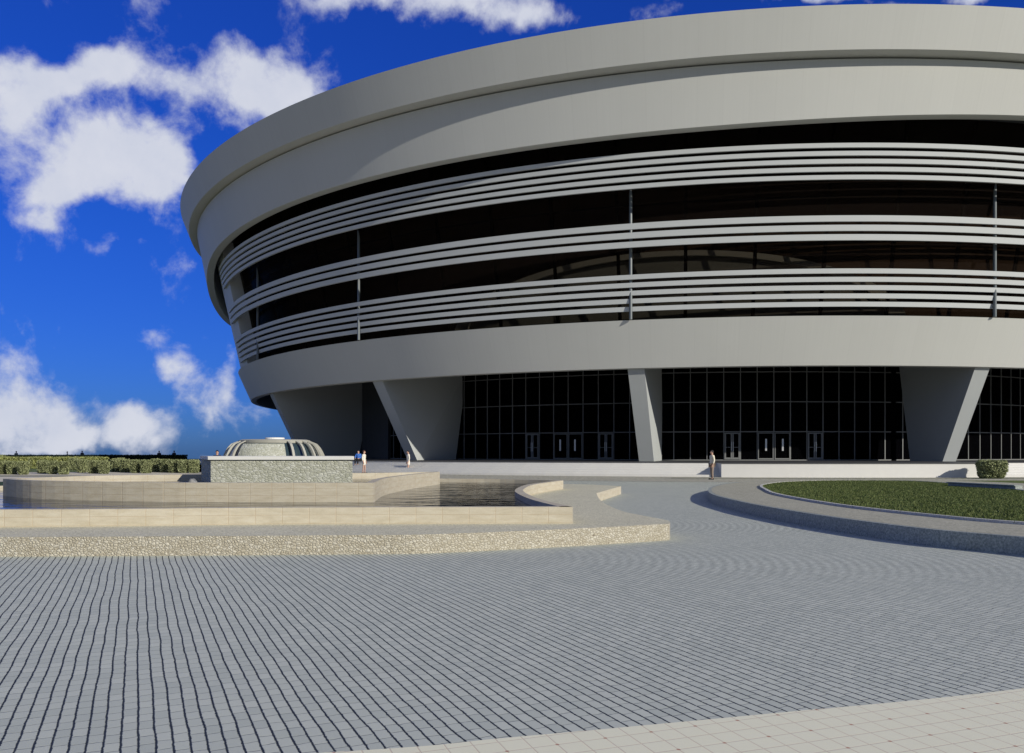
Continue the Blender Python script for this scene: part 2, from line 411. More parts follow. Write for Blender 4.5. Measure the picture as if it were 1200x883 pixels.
# deep polarised blue
hs = n.new('ShaderNodeMix', data_type='RGBA', blend_type='MULTIPLY'); hs.inputs[0].default_value = 1
nt.links.new(sky.outputs[0], hs.inputs[6]); nt.links.new(n.ramp(n.math('MAXIMUM', dz, 0.0), [(0.0, (.075, .19, .62)), (.12, (.07, .21, .72)), (.3, (.06, .235, .86)), (.6, (.07, .26, 1.05))]), hs.inputs[7])
shade = n.noise(d, 16, 6, .6)
cc = n.mix(shade, (4.4, 4.8, 5.9), (6.3, 6.4, 6.9))
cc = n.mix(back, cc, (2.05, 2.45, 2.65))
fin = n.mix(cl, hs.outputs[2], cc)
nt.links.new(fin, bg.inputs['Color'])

# ------------------------------------------------------------------ ground
vs, fs = [(0, 60, -.02)], []
radii = [20, 60, 110, 160, 230, 320, 500, 800, 1200, 2000, 3000]
def gz(r): 
    t = max(0, min(1, (r-165)/700)); return -.02-40*t*t*(3-2*t)
for r in radii:
    for k in range(64): vs.append((r*math.cos(2*PI*k/64), 60+r*math.sin(2*PI*k/64), gz(r)))
for k in range(64): fs.append((0, 1+k, 1+(k+1) % 64))
for i in range(len(radii)-1):
    for k in range(64): fs.append((1+i*64+k, 1+i*64+(k+1) % 64, 1+(i+1)*64+(k+1) % 64, 1+(i+1)*64+k))
structure(obj('ground', vs, fs, M['soil'], smooth=True))
structure(sheet('plaza', [(-34, -6), (34, -6), (34, 47), (26, 50), (-4, 50), (-34, 34)], 0.0, M['paving']))
arc = []
for (x, y) in spline([(-9.5, 3.35), (-5.0, 3.85), (-1.03, 4.44), (0, 4.68), (1.61, 5.1), (3.57, 5.65), (7, 6.9), (12, 9.3)], 6, False): arc.append((x, y))
structure(sheet('tile_pavement', arc+[(12, -4), (-9.5, -4)], .004, M['tiles']))
structure(sheet('path', [(-110, 33), (-2, 33), (-2, 160), (-110, 160)], .004, M['path']))
# stone apron round the steps
ap = [pol(71.5, a) for a in range(-80, 60, 3)]+[pol(62, a) for a in range(57, -83, -3)]
structure(sheet('apron', [(p[0], p[1]) for p in ap], .008, M['apron']))
structure(sheet('lawn', [(-110, 66), (-24, 66), (-24, 119), (-110, 119)], .008, M['lawn_far']))
structure(sheet('grass_strip', [(-80, 54.6), (-21.5, 54.6), (-21.5, 56.4), (-80, 56.4)], .008, M['lawn_base']))
structure(sheet('grass_verge', [(-60, 39), (-22, 39), (-22, 45), (-60, 45)], .008, M['lawn_base']))

# ------------------------------------------------------------------ podium
pod = empty('podium', (XC, YC, 0)); tag(pod, 'round pale stone podium with low steps carrying the white building', 'podium')
prof = [(44, 0.0)]
for i in range(6):
    R = 62.5-.5*i; prof += [(R, .15*i), (R, .15*(i+1))]
prof += [(59.98, .9), (59.98, .87), (44, .87)]
prof[0] = (44, 0.0)
obj('steps', *sweep([(44, -.01)]+prof[1:-2]+[(59.8, .9), (59.8, .86), (44, .86)], -180, 180, 2, closed_ring=True), M['step'], pod)
# floor of dark granite, its edge a thin dark nosing
obj('floor', *sweep([(30, .80), (59.9, .862), (60.04, .903), (60.04, .93), (59.9, .935), (30, .935)], -180, 180, 2, closed_ring=True), M['floor'], pod)
obj('plinth_wall', *sweep([(60.06, .01), (63.0, .01), (63.0, .90), (60.06, .90)], -9.1, 6.0, .75), M['step'], pod)
obj('plinth_coping', *sweep([(60.06, .902), (63.06, .902), (63.06, .93), (60.06, .93)], -9.1, 6.0, .75), M['floor'], pod)

# ------------------------------------------------------------------ the building
A = empty('arena', (XC, YC, 0)); tag(A, 'huge round white building with bands of louvres, dark glass and slanted columns', 'building')
def lerp_tab(tab, x):
    if x <= tab[0][0]: return tab[0][1]
    for (a, b), (c, d_) in zip(tab, tab[1:]):
        if x <= c:
            t = (x-a)/(c-a); t = t*t*(3-2*t); return b+(d_-b)*t
    return tab[-1][1]
beltz = [(-110, 17.0), (-86, 17.4), (-80, 18.2), (-72, 19.6), (-66, 20.5), (-60, 20.95), (-52, 21.15), (-43, 21.3), (-30, 21.35), (-14, 21.36), (-6, 21.48), (0, 21.72), (10, 22.12), (20, 22.4), (60, 22.6)]
def bz(ph): return Z(float(np.mean([np.interp(ph+o, [b[0] for b in beltz], [b[1] for b in beltz]) for o in np.linspace(-5, 5, 21)])))
# rim
obj('rim', *sweep([(65.4, Z(27.42)), (64.5, Z(25.1)), (64.3, Z(25.03)), (63.72, Z(25.05)), (62.2, Z(25.0)), (62.2, Z(26.8)), (63.4, Z(27.36)), (65.25, Z(27.48))], -180, 180, 1, closed_ring=True), M['clad'], A, True)
# deep white band below the rim
def bzf(ph, R, z): return bz(ph)+(z-1000) if z > 500 else z
obj('upper_band', *sweep([(63.65, Z(24.93)), (62.62, 1000.0), (62.50, 999.97), (61.85, 999.99), (61.85, 1000.15), (62.2, Z(24.93))], -180, 180, 1, zf=bzf, closed_ring=True), M['clad'], A, True)
obj('roof', *sweep([(.01, Z(27)), (62.4, Z(25.2)), (62.4, Z(24.8)), (.01, Z(25.5))], -180, 180, 3, closed_ring=True), M['clad_fin'], A, True)
# louvres: 5 + 3 + 5 slats, radius following the cone
def Rf(z): return 61.45+(z-20.37)*(61.45-59.15)/(20.37-9.9)
GL = 1.6
def fins(top, h, p, k):
    for i in range(k):
        z1 = top-p*i; z0 = z1-h; r1, r0 = Rf(z1), Rf(z0)
        o = obj('louvre', *sweep([(r1, Z(z1)), (r0, Z(z0)), (r0-.2, Z(z0)+.02), (r1-.2, Z(z1)+.0)], -66.5, 78, 1.0), M['clad_fin'], A, True)
fins(20.43, .275, .492, 5); fins(15.93, .385, .60, 3); fins(12.52, .315, .545, 5)
# glass behind the louvres
def cone(z0, z1, off, th): return [(Rf(z0)-GL+off, Z(z0)), (Rf(z1)-GL+off, Z(z1)), (Rf(z1)-GL+off-th, Z(z1)), (Rf(z0)-GL+off-th, Z(z0))]
gl = obj('upper_glazing', *sweep(cone(9.21, 22.59, 0, .03), -63, 78, 1.0), M['glass_up'], A, True)
mv = MB()
for k in range(-13, 17):
    ph = -1.7+4.7*k
    if not -62 < ph < 78: continue
    v_, f_ = sweep(cone(9.22, 22.58, -.035, .14), ph-.12, ph+.12, .24); mv.add(v_, f_)
for z in (17.5, 9.6):
    v_, f_ = sweep(cone(z, z+.12, -.04, .08), -63, 78, 1.0); mv.add(v_, f_)
mv.build('mullion_grid', M['mullion_dark'], gl)
COLS = [(-81, None), (-58.2, None), (-38.0, None), (-14.7, None), (10.5, None), (35.0, None), (58.0, None)]
for ph in (-56.2, -37.95, -14.8, 9.75, 35, 58):
    a = rad(ph); t = MB()
    t.tube([(59.35*math.sin(a), -59.35*math.cos(a), Z(z)) for z in (9.42, 21.3)], .115, 12)
    t.build('post', M['post'], A, True)
# solid flank beyond the louvres
obj('side_wall', *sweep([(Rf(8.2)-.45, Z(8.2)), (Rf(9.4)-.28, Z(9.4)), (Rf(24)-.28, Z(24.0)), (Rf(24)-1.9, Z(24.0)), (57.1, Z(8.0))], -63.0, -282, 1.5), M['clad_fin'], A, True)
# lower band
obj('lower_band', *sweep([(59.16, Z(9.40)), (57.72, Z(6.12)), (57.55, Z(6.08)), (57.1, Z(6.10)), (57.1, Z(7.9)), (57.6, Z(9.38))], -180, 180, 1, closed_ring=True), M['clad'], A, True)
obj('ceiling', *sweep([(30, Z(7.75)), (57.15, Z(7.75)), (58.9, Z(9.30)), (30, Z(8.6))], -180, 180, 2, closed_ring=True), M['ceiling'], A, True)
# columns: trapezoid blades widening upwards
col_spec = [(-58.2, -58.2, -58.2, -58.2, 48.0, 46.3), (-38.0, -36.8, -37.3, -37.6, 48.4, 46.6), (-14.75, -14.15, -13.9, -14.0, 48.2, 46.5), (10.45, 10.35, 10.4, 10.4, 50.3, 48.9), (35, 35, 35, 35, 48.2, 46.5), (58, 58, 58, 58, 48.2, 46.5)]
TW = 1.16
for (pt, pb, pib, pit, rib, rit) in col_spec:
    pts = []
    zt, zb = Z(7.76), .93
    rt = 54.1+(57.8-54.1)*(zt-zb)/(Z(6.1)-zb); rt = min(rt, 58.2)
    for (R, ph, z, tw) in ((54.1, pb, zb, TW*.98), (rt, pt, zt, TW*1.06), (rit, pit, zt, TW*1.06), (rib, pib, zb, TW*.98)):
        a = rad(ph); c = Vector((R*math.sin(a), -R*math.cos(a), z)); t = Vector((math.cos(a), math.sin(a), 0))*tw/2
        pts += [c-t, c+t]
    obj('column', pts, [(0, 1, 3, 2), (2, 3, 5, 4), (4, 5, 7, 6), (6, 7, 1, 0), (0, 2, 4, 6), (1, 7, 5, 3)], M['clad_col'], A)
# lobby glazing in bays between the columns, with doors
RG = 47.3
zt_, levels = Z(7.75), (3.35, 5.85, 8.35)
dphi = 1.66
for (pa, pb, pc) in ((-50, -38.2, -41), (-37.4, -14.4, -23.2), (-13.6, 10.2, -2.1), (10.8, 34.6, 21.5), (35.4, 57.6, 46)):
    g = obj('lobby_glazing', *sweep([(RG, .935), (RG, zt_), (RG-.03, zt_), (RG-.03, .935)], pa, pb, .83), M['glass_low'], A, False)
    mb = MB()
    k0 = math.ceil((pa-pc)/dphi); k1 = math.floor((pb-pc)/dphi)
    for k in range(k0, k1+1):
        ph = pc+k*dphi; hw = .075/RG*180/PI/1.0
        mb.add(*sweep([(RG+.06, .935), (RG+.06, zt_), (RG-.10, zt_), (RG-.10, .935)], ph-hw*.5, ph+hw*.5, 1))
    for z in levels:
        mb.add(*sweep([(RG+.055, z-.04), (RG+.055, z+.04), (RG-.08, z+.04), (RG-.08, z-.04)], pa, pb, .83))
    mb.add(*sweep([(RG+.07, .935), (RG+.07, 1.02), (RG-.08, 1.02), (RG-.08, .935)], pa, pb, .83))
    mb.build('mullion_grid', M['mullion'], g)
    if pc in (-41, 21.5, 46): continue
    for kk in (-3, -1, 0, 2):
        c = pc+(kk+.5)*dphi; a = rad(c)
        T = Matrix.Translation((RG*math.sin(a), -RG*math.cos(a), 0)) @ Matrix.Rotation(a, 4, 'Z')
        wd = dphi/180*PI*RG/2-.045
        dr = MB()
        zf0, zf1 = 1.03, 3.27
        if kk in (-3, 2):   # narrow double door with broad stiles
            for s in (-1, 1):
                dr.box(s*wd, s*(wd-.13), -.13, .02, zf0, zf1, T)
                dr.box(s*.015, s*.12, -.13, .02, zf0, zf1, T)
            for (za, zb_) in ((zf0, zf0+.16), (zf1-.1, zf1), (2.02, 2.07)): dr.box(-wd+.131, wd-.131, -.125, .015, za, zb_, T)
        else:
            for s in (-1, 1): dr.box(s*wd, s*(wd-.07), -.13, .02, zf0, zf1, T)
            for (za, zb_) in ((zf0, zf0+.10), (zf1-.07, zf1)): dr.box(-wd+.071, wd-.071, -.125, .015, za, zb_, T)
        do = dr.build('door', M['mullion'], A)
        if kk in (-1, 0):
            hb = MB(); hb.box(-.07, .07, -.22, -.18, 1.75, 2.75, T); hb.box(-.05, .05, -.179, -.126, 1.80, 1.86, T); hb.box(-.05, .05, -.179, -.126, 2.62, 2.68, T)
            hb.build('handle', M['handle'], do)
        else:
            hb = MB()
            for s in (-1, 1): hb.box(s*.045, s*.085, -.2, -.17, 1.7, 2.5, T); hb.box(s*.05, s*.08, -.169, -.131, 1.75, 1.8, T)
            hb.build('handle', M['handle'], do)
obj('lobby_wall', *sweep([(RG+.3, .935), (RG+.3, zt_), (RG-.4, zt_), (RG-.4, .935)], -50.1, -302, 2), M['dark_wall'], A)
obj('core_wall', *sweep([(38, .935), (38, zt_), (37.6, zt_), (37.6, .935)], -180, 180, 3, closed_ring=True), M['ceiling'], A)
for ph in range(-45, 50, 12):   # round interior columns seen dimly through the lobby glass
    a = rad(ph+2); t = MB(); t.tube([(43*math.sin(a), -43*math.cos(a), .936), (43*math.sin(a), -43*math.cos(a), zt_-.01)], .55, 16)
    t.build('interior_column', M['dark_wall'], A, True)
# rooms behind the upper glass
obj('inner_wall', *sweep([(54.0, Z(9.2)), (54.0, Z(22.58)), (53.6, Z(22.58)), (53.6, Z(9.2))], -180, 180, 3, closed_ring=True), M['interior'], A, True)
obj('upper_floor', *sweep([(50, Z(9.0)), (57.58, Z(9.0)), (58.7, Z(9.2)), (50, Z(9.2))], -180, 180, 2, closed_ring=True), M['interior'], A, True)
obj('upper_ceiling', *sweep([(50, Z(22.6)), (61.3, Z(22.6)), (61.3, Z(22.9)), (50, Z(22.9))], -180, 180, 2, closed_ring=True), M['ceiling'], A, True)
# arch behind the glass, modelled in place of a reflection, following the gallery
def archz(ph, ph0, half, z0, hgt):
    t = max(-1, min(1, (ph-ph0)/half)); return z0+hgt*math.sqrt(max(0, 1-t*t))
PH0 = -12.5; HALF = 17.5
n_ = 60; vs = []; fs = []
for i in range(n_+1):
    th = PI*i/n_; ph = PH0-HALF*math.cos(th)
    for k, (zz) in enumerate((0, 1)):
        s = 1-.07*zz
        z = 9.3+5.5*math.sin(th)*s; p = PH0-HALF*s*math.cos(th); a = rad(p); 
        for R in (57.05-(9.9-9.9), 56.75):
            R2 = R-57.05+56.7
            vs.append((R2*math.sin(a), -R2*math.cos(a), Z(z)))
for i in range(n_):
    for q in ((0, 1), (1, 3), (3, 2), (2, 0)): fs.append((4*i+q[0], 4*i+q[1], 4*i+4+q[1], 4*i+4+q[0]))
fs += [(0, 1, 3, 2), (4*n_, 4*n_+1, 4*n_+3, 4*n_+2)]
obj('reflection_arch', vs, fs, M['arch'], A, True)
vs = []; fs = []
for i in range(n_+1):
    th = PI*i/n_; p = PH0-HALF*.95*math.cos(th); a = rad(p)
    for z in (9.25, 9.3+5.5*.95*math.sin(th)): vs.append((56.3*math.sin(a), -56.3*math.cos(a), Z(z)))
for i in range(n_): fs.append((2*i, 2*i+2, 2*i+3, 2*i+1))
obj('reflection_arch_panel', vs, fs, M['arch_in'], A, True)

# ------------------------------------------------------------------ fountain terraces (left)
FT = empty('fountain', (-5, 20, 0)); tag(FT, 'low curving fountain of cream stone walls on a rubble clad base', 'fountain')
def loc(poly): return [(x+5, y-20) for x, y in poly]
bed_front = spline([(-30, 17.5), (-22, 14.2), (-15, 13.0), (-8.6, 12.78), (-2.75, 13.06), (-1.12, 13.28), (1.28, 14.28), (2.93, 15.15)], 6, False)
bed_side = spline([(2.95, 15.2), (3.05, 15.9), (2.77, 17.1), (2.5, 18.4), (2.42, 20.9), (2.5, 23.3), (2.74, 26.3)], 6, False)
bed_rear = spline([(2.74, 26.35), (3.25, 28.2), (4.28, 31.8)], 6, False)
bed_back = spline([(4.2, 32.0), (2.2, 34.0), (-4, 34.4), (-14, 32.0), (-24, 27), (-30, 22)], 6, False)
bed = bed_front+bed_side+bed_rear+bed_back
sheet('gravel_top', loc(bed), .31, M['gravel'], FT)
obj('rubble_face', *wall_along(loc(bed_front+bed_side[:7]), .2, .0, .309), M['rubble'], FT)
obj('base_wall', *wall_along(loc(bed_side[6:]), .2, .0, .308), M['cream'], FT)
obj('rear_wall', *wall_along(loc(bed_rear+bed_back), .2, .0, .309), M['cream'], FT)
poolA_front = [(-26, 18.5), (-21, 14.8), (-16, 14.2), (-8.6, 14.5), (-4.5, 15.0), (0, 15.18), (1.14, 15.2)]
fa = spline(poolA_front, 6, False)
na = spline([(1.14, 15.22), (.62, 17.8), (.32, 20.8), (.36, 23.0), (.75, 25.9), (1.86, 29.4)], 7, False)
ba = spline([(1.8, 29.6), (-1, 31.2), (-6, 31.6), (-11, 29.5), (-15.5, 24.9), (-22, 23.2), (-26, 21)], 6, False)
ZA, ZAW, ZB, ZBW = Z(-1.03), Z(-1.16), Z(-.71), Z(-.90)
obj('outer_wall', *wall_along(loc(fa+na[1:]+ba+[fa[0]]), .22, .30, ZA, False), M['cream'], FT)
fb_ = spline([(-13.5, 21.5), (-11.6, 20.0), (-8.6, 18.95), (-6, 18.7), (-3.2, 18.7)], 6, False)
nb = spline([(-3.18, 18.72), (-3.42, 21.9), (-3.15, 25.5), (-2.6, 29.2)], 7, False)
bb = spline([(-2.7, 29.3), (-5, 27.6), (-9, 26.2), (-12.5, 24.6), (-13.5, 21.6)], 6, False)
obj('inner_wall', *wall_along(loc(fb_+nb[1:]+bb[:-1]+[(-13.5, 21.52)]), .2, .32, ZB, False), M['cream'], FT)
structure(sheet('water', inset(fa+na[1:]+ba, .1), ZAW, M['water']))
structure(sheet('upper_water', inset(fb_+nb[1:]+bb[:-1], .1), ZBW, M['water']))

# rough stone box standing in the upper basin
SB = empty('stone_block', (-7, 25, ZBW-.05)); tag(SB, 'long box wall of split grey green stone with a thin pale coping in the fountain', 'stone block')
def lc(poly, o): return [(x-o.location.x, y-o.location.y) for x, y in poly]
y0 = 23.3; zt = Z(-5.0*y0/F)
fp = [(-.3716*y0, y0), (-.1968*y0, y0), (-.2*25.2, 25.2), (-.3832*25.2, 25.2)]
P = lc(fp, SB)
def prism(poly, z0, z1):
    n = len(poly); vs = [(x, y, z0) for x, y in poly]+[(x, y, z1) for x, y in poly]
    return vs, [tuple(range(n)), tuple(range(n, 2*n))]+[(i, (i+1) % n, n+(i+1) % n, n+i) for i in range(n)]
dz0 = SB.location.z
obj('wall', *prism(P, -.3, zt-.10-dz0), M['ledger'], SB)
cxm = sum(p[0] for p in P)/4; cym = sum(p[1] for p in P)/4
P2 = [(x+math.copysign(.06, x-cxm), y+math.copysign(.06, y-cym)) for x, y in P]
obj('coping', *prism(P2, zt-.098-dz0, zt-dz0), M['white_stone'], SB)
# boulder
def blob(name, c, r, m, parent=None, seed=1, sub=3):
    bm = bmesh.new(); bmesh.ops.create_icosphere(bm, subdivisions=sub, radius=1)
    from mathutils import noise as mn
    for v in bm.verts:
        k = 1+.25*mn.noise(v.co*1.7+Vector((seed*3.1, 0, 0)))+.08*mn.noise(v.co*5+Vector((seed, 0, 0)))
        v.co = Vector((v.co.x*r[0]*k, v.co.y*r[1]*k, v.co.z*r[2]*k))
    me = bpy.data.meshes.new(name); bm.to_mesh(me); bm.free(); me.materials.append(m)
    me.polygons.foreach_set('use_smooth', [True]*len(me.polygons))
    o = bpy.data.objects.new(name, me); C.objects.link(o); o.location = c; o.parent = parent; return o
bx = 22.6
tag(blob('boulder', (-(600-225.5)/F*bx, bx, ZBW+.03), (.13, .13, .13), M['boulder'], seed=4), 'small grey rock in the water beside the stone block', 'rock')

# domed lantern with curved ribs behind the stone box
DY = 36.0; DX = -(600-322)/F*DY
DM = empty('fountain_dome', (DX, DY, 0)); tag(DM, 'flat topped stone dome with curved ribs and dark panes behind the stone block', 'dome')
k = DY/F
def dome_r(z):   # outer radius of the ribs by height
    zt0 = Z(13.5*k); t = max(0, min(1, z/zt0)); return 39*k+(62*k-39*k)*math.sqrt(max(0, 1-t**2.6))
zt0 = Z(13.5*k)
zs = [zt0*(i/14) for i in range(15)]
for i in range(24):
    a = 2*PI*i/24-PI/2+PI/24;
    if i in (0, 1, 22, 23): continue
    mb = MB(); pts = []
    for z in zs:
        r = dome_r(z)
        for (dr, dw) in ((0, -.052), (0, .052), (-.10, .052), (-.10, -.052)):
            rr = r+dr; pts.append((rr*math.cos(a)-dw*math.sin(a), rr*math.sin(a)+dw*math.cos(a), z))
    fs = []
    for j in range(len(zs)-1):
        for q in range(4): fs.append((4*j+q, 4*j+(q+1) % 4, 4*j+4+(q+1) % 4, 4*j+4+q))
    fs += [(0, 1, 2, 3), tuple(4*(len(zs)-1)+q for q in range(4))]
    obj('rib', pts, fs, M['rib'], DM)
def lathe(prof, a0=0, a1=2*PI, nn=48):
    vs = []; fs = []; kk = len(prof); full = abs(a1-a0-2*PI) < 1e-6; cnt = nn if full else nn+1
    for i in range(cnt):
        a = a0+(a1-a0)*i/nn
        for r, z in prof: vs.append((r*math.cos(a), r*math.sin(a), z))
    for i in range(nn):
        i2 = (i+1) % cnt
        for j in range(kk-1): fs.append((i*kk+j, i2*kk+j, i2*kk+j+1, i*kk+j+1))
    return vs, fs
obj('glass_drum', *lathe([(dome_r(z)-.28, z) for z in zs]), M['dark_glassp'], DM, True)
for (a0, a1) in ((-PI/2-.50, -PI/2+.50),):
    obj('stone_panel', *lathe([(dome_r(z)-.04, z) for z in zs[:-1]], a0, a1, 14), M['ledger'], DM, True)
obj('ring_beam', *lathe([(39*k-.2, zt0-.10), (39*k+.03, zt0-.12), (39*k+.05, zt0), (39*k-.1, zt0+.04), (.01, zt0+.05)]), M['rib'], DM, True)
cb_ = MB(); cb_.add(*lathe([(.01, zt0+.05), (.42, zt0+.05), (.42, zt0+.12), (.40, zt0+.13), (.01, zt0+.13)], nn=24)); cb_.build('cap', M['white_stone'], DM)

# ------------------------------------------------------------------ right-hand lawn bed
LB = empty('lawn_bed', (14, 25, 0)); tag(LB, 'raised leaf shaped bed with broad granite kerb round a lawn', 'planting bed')
def l2(poly): return [(x-14, y-25) for x, y in poly]
ko = spline([(8.2, 13.0), (7.4, 14.4), (6.78, 17.0), (6.42, 20.3), (6.38, 22.7), (6.50, 25.6), (6.95, 28.2), (7.9, 31.6), (9.6, 35.2), (12.5, 38.6), (17, 40.6), (21, 38), (22.5, 30), (21, 20), (17, 12.5), (12.5, 10.2), (9.6, 10.9)], 6)
ki = spline([(9.5, 15.0), (8.62, 17.3), (8.12, 20.3), (8.2, 24.8), (8.75, 28.0), (10.0, 32.5), (12.4, 36.2), (15.5, 37.7), (18.3, 36.7), (18.3, 32), (17.5, 27.2), (16.2, 20), (14, 14.8), (11.5, 13.4)], 6)
def ring_between(po, pi_, z):
    pass
sheet('kerb_top', l2(ko), .30, M['granite_top'], LB)
obj('kerb_wall', *wall_along(l2(ko)[::-1], -.12, .0, .298, True), M['granite'], LB)
obj('border', *wall_along(l2(ki)[::-1], .10, .30, .355, True), M['border'], LB)
sheet('soil', l2(ki), .315, M['lawn_base'], LB)
# grass
def inside(poly, x, y):
    r = np.zeros(len(x), bool); n = len(poly); j = n-1
    for i in range(n):
        xi, yi = poly[i]; xj, yj = poly[j]
        if yi != yj: r ^= ((yi > y) != (yj > y)) & (x < (xj-xi)*(y-yi)/(yj-yi)+xi)
        j = i
    return r
def blades(name, poly, z, dens, hh, ww, m, label):
    xs = [p[0] for p in poly]; ysl = [p[1] for p in poly]
    cnt = int((max(xs)-min(xs))*(max(ysl)-min(ysl))*dens)
    x = rng.uniform(min(xs), max(xs), cnt); y = rng.uniform(min(ysl), max(ysl), cnt)
    k = inside(poly, x, y); x = x[k]; y = y[k]; c = len(x)
    a = rng.uniform(0, 2*PI, c); h = hh*rng.uniform(.5, 1.3, c); lw = ww*rng.uniform(.6, 1.3, c); lean = rng.normal(0, .45, (c, 2))*h[:, None]
    V = np.zeros((c, 3, 3)); V[:, 0] = np.stack([x-lw*np.cos(a), y-lw*np.sin(a), np.full(c, z)], 1); V[:, 1] = np.stack([x+lw*np.cos(a), y+lw*np.sin(a), np.full(c, z)], 1)
    V[:, 2] = np.stack([x+lean[:, 0], y+lean[:, 1], z+h], 1)
    me = bpy.data.meshes.new(name); me.vertices.add(c*3); me.vertices.foreach_set('co', V.reshape(-1))
    me.loops.add(c*3); me.loops.foreach_set('vertex_index', np.arange(c*3, dtype=np.int32))
    me.polygons.add(c); me.polygons.foreach_set('loop_start', np.arange(0, c*3, 3, dtype=np.int32)); me.polygons.foreach_set('loop_total', np.full(c, 3, dtype=np.int32))
    me.update(calc_edges=True); me.materials.append(m)
    o = bpy.data.objects.new(name, me); C.objects.link(o); tag(o, label, 'grass', kind='stuff'); return o
kin = [(x, y) for x, y in ki]
blades('grass', kin, .315, 1000, .045, .009, M['grass'], 'short green lawn grass filling the raised bed')

# low dark wall and verge behind the lawn
DW = empty('low_wall', (19, 34, 0)); tag(DW, 'short low dark blue grey stone wall behind the raised lawn bed', 'low wall')
p0 = gp(1118, 573.0, .31); 
wa = [(19.6, 36.2), (18.2, 30.0)]
q0 = (17.25, 31.6); q1 = (17.95, 28.5)
obj('wall', *wall_along([(q0[0]-19, q0[1]-34), (q1[0]-19, q1[1]-34)], -.3, .25, .46), M['granite'], DW)
obj('coping', *wall_along([(q0[0]-19-.02, q0[1]-34+.02), (q1[0]-19-.02, q1[1]-34-.02)], -.34, .462, .49), M['granite'], DW)
structure(sheet('lawn_verge', [(20, 42.5), (30, 41), (40, 44), (40, 47), (20, 46.4)], .012, M['lawn_far']))
structure(sheet('verge_strip', [pol(65.5, a)[:2] for a in range(-12, 30, 2)]+[pol(64.9, a)[:2] for a in range(28, -14, -2)], .012, M['lawn_base']))

# ------------------------------------------------------------------ shrubs
def shrub_mesh(name, seed, m, rx=.5, ry=.5, h=1.0, leaves=2600, ls=.035, taper=.82):
    r = np.random.default_rng(seed); c = leaves
    th = r.uniform(0, 2*PI, c); zz = r.uniform(0.02, 1, c)
    topf = r.random(c) < .33
    rad_ = np.where(topf, np.sqrt(r.random(c)), r.uniform(.82, 1.04, c)); zz = np.where(topf, r.uniform(.93, 1.03, c), zz)
    prof = taper+(1-taper)*np.minimum(1, zz*1.15); prof = prof*np.where(zz > .85, 1-(zz-.85)*.9, 1)*np.where(zz < .12, .86+zz, 1)
    lump = 1+.10*np.sin(3*th+seed)+.06*np.sin(5*th+9*zz+seed*2)
    P = np.stack([rx*rad_*prof*lump*np.cos(th), ry*rad_*prof*lump*np.sin(th), h*zz*(1+.04*np.sin(4*th+seed))], 1)
    a = r.normal(size=(c, 3)); a /= np.linalg.norm(a, axis=1)[:, None]; b = np.cross(a, r.normal(size=(c, 3))); b /= np.linalg.norm(b, axis=1)[:, None]
    s = ls*r.uniform(.6, 1.4, c)[:, None]
    V = np.stack([P-a*s, P+b*s*.6, P+a*s, P-b*s*.6], 1).reshape(-1, 3)
    me = bpy.data.meshes.new(name); me.vertices.add(c*4); me.vertices.foreach_set('co', V.reshape(-1))
    me.loops.add(c*4); me.loops.foreach_set('vertex_index', np.arange(c*4, dtype=np.int32))
    me.polygons.add(c); me.polygons.foreach_set('loop_start', np.arange(0, c*4, 4, dtype=np.int32)); me.polygons.foreach_set('loop_total', np.full(c, 4, dtype=np.int32))
    me.update(calc_edges=True); me.materials.append(m); return me
def core_mesh(rx, ry, h, seed):
    bm = bmesh.new(); bmesh.ops.create_cone(bm, cap_ends=True, segments=14, radius1=rx*.68, radius2=rx*.80, depth=h*.88)
    for v in bm.verts: v.co.z += h*.46; v.co.y *= ry/rx
    me = bpy.data.meshes.new('twigs'); bm.to_mesh(me); bm.free(); me.materials.append(M['shrub_in']); return me
big = empty('clipped_shrub', ((1161-600)/F*50.6, 50.6, .0)); tag(big, 'lone clipped round green shrub in front of the pale plinth wall at right', 'shrub')
k = 50.6/F
o = bpy.data.objects.new('foliage', shrub_mesh('foliage', 3, M['shrub'], 16.5*k, .85, 20.3*k, 6500, .05, .80)); C.objects.link(o); o.parent = big
o = bpy.data.objects.new('twigs', core_mesh(16.5*k, .85, 20.3*k, 1)); C.objects.link(o); o.parent = big
variants = [shrub_mesh('foliage', 10+i, M['shrub'], .42, .42, 1.0, 2200, .042, .84) for i in range(4)]
corem = core_mesh(.42, .42, 1.0, 2)
rows = []
# (px, base py) of each shrub: short rows of four running towards the viewer
spots = [(3, 556), (14, 556.2), (27, 556.6), (39, 549.2), (50, 555.2), (62, 556.0), (75, 556.4), (86, 551.0), (96, 554.2), (110, 555.2), (122, 555.6), (136, 553.4), (147, 554.0), (159, 554.6), (171, 554.8), (182, 553.6), (193, 554.0), (204, 554.4), (215, 554.6), (227, 554.6), (-9, 556.4), (44, 547.2), (92, 549.0), (141, 551.6)]
spots.sort()
ordn = ['first', 'second', 'third', 'fourth', 'fifth', 'sixth', 'seventh', 'eighth', 'ninth', 'tenth', 'eleventh', 'twelfth', 'thirteenth', 'fourteenth', 'fifteenth', 'sixteenth', 'seventeenth', 'eighteenth', 'nineteenth', 'twentieth', 'twenty-first', 'twenty-second', 'twenty-third', 'twenty-fourth', 'twenty-fifth']
for i, (px, py) in enumerate(spots):
    x, y = gp(px, py); s = (py-541.0)*y/F/1.0 if py > 552 else .78
    s = max(.72, min(1.05, (14.8*y/F))); 
    t = empty('hedge_shrub', (x, y, 0), random.uniform(0, 6)); t.scale = (s*1.02, s*1.02, s)
    tag(t, 'small clipped green shrub, %s from the left in the shrub row behind the fountain' % ordn[i], 'shrub', 'small clipped shrubs in the row behind the fountain')
    a = bpy.data.objects.new('foliage', variants[i % 4]); C.objects.link(a); a.parent = t
    b = bpy.data.objects.new('twigs', corem); C.objects.link(b); b.parent = t
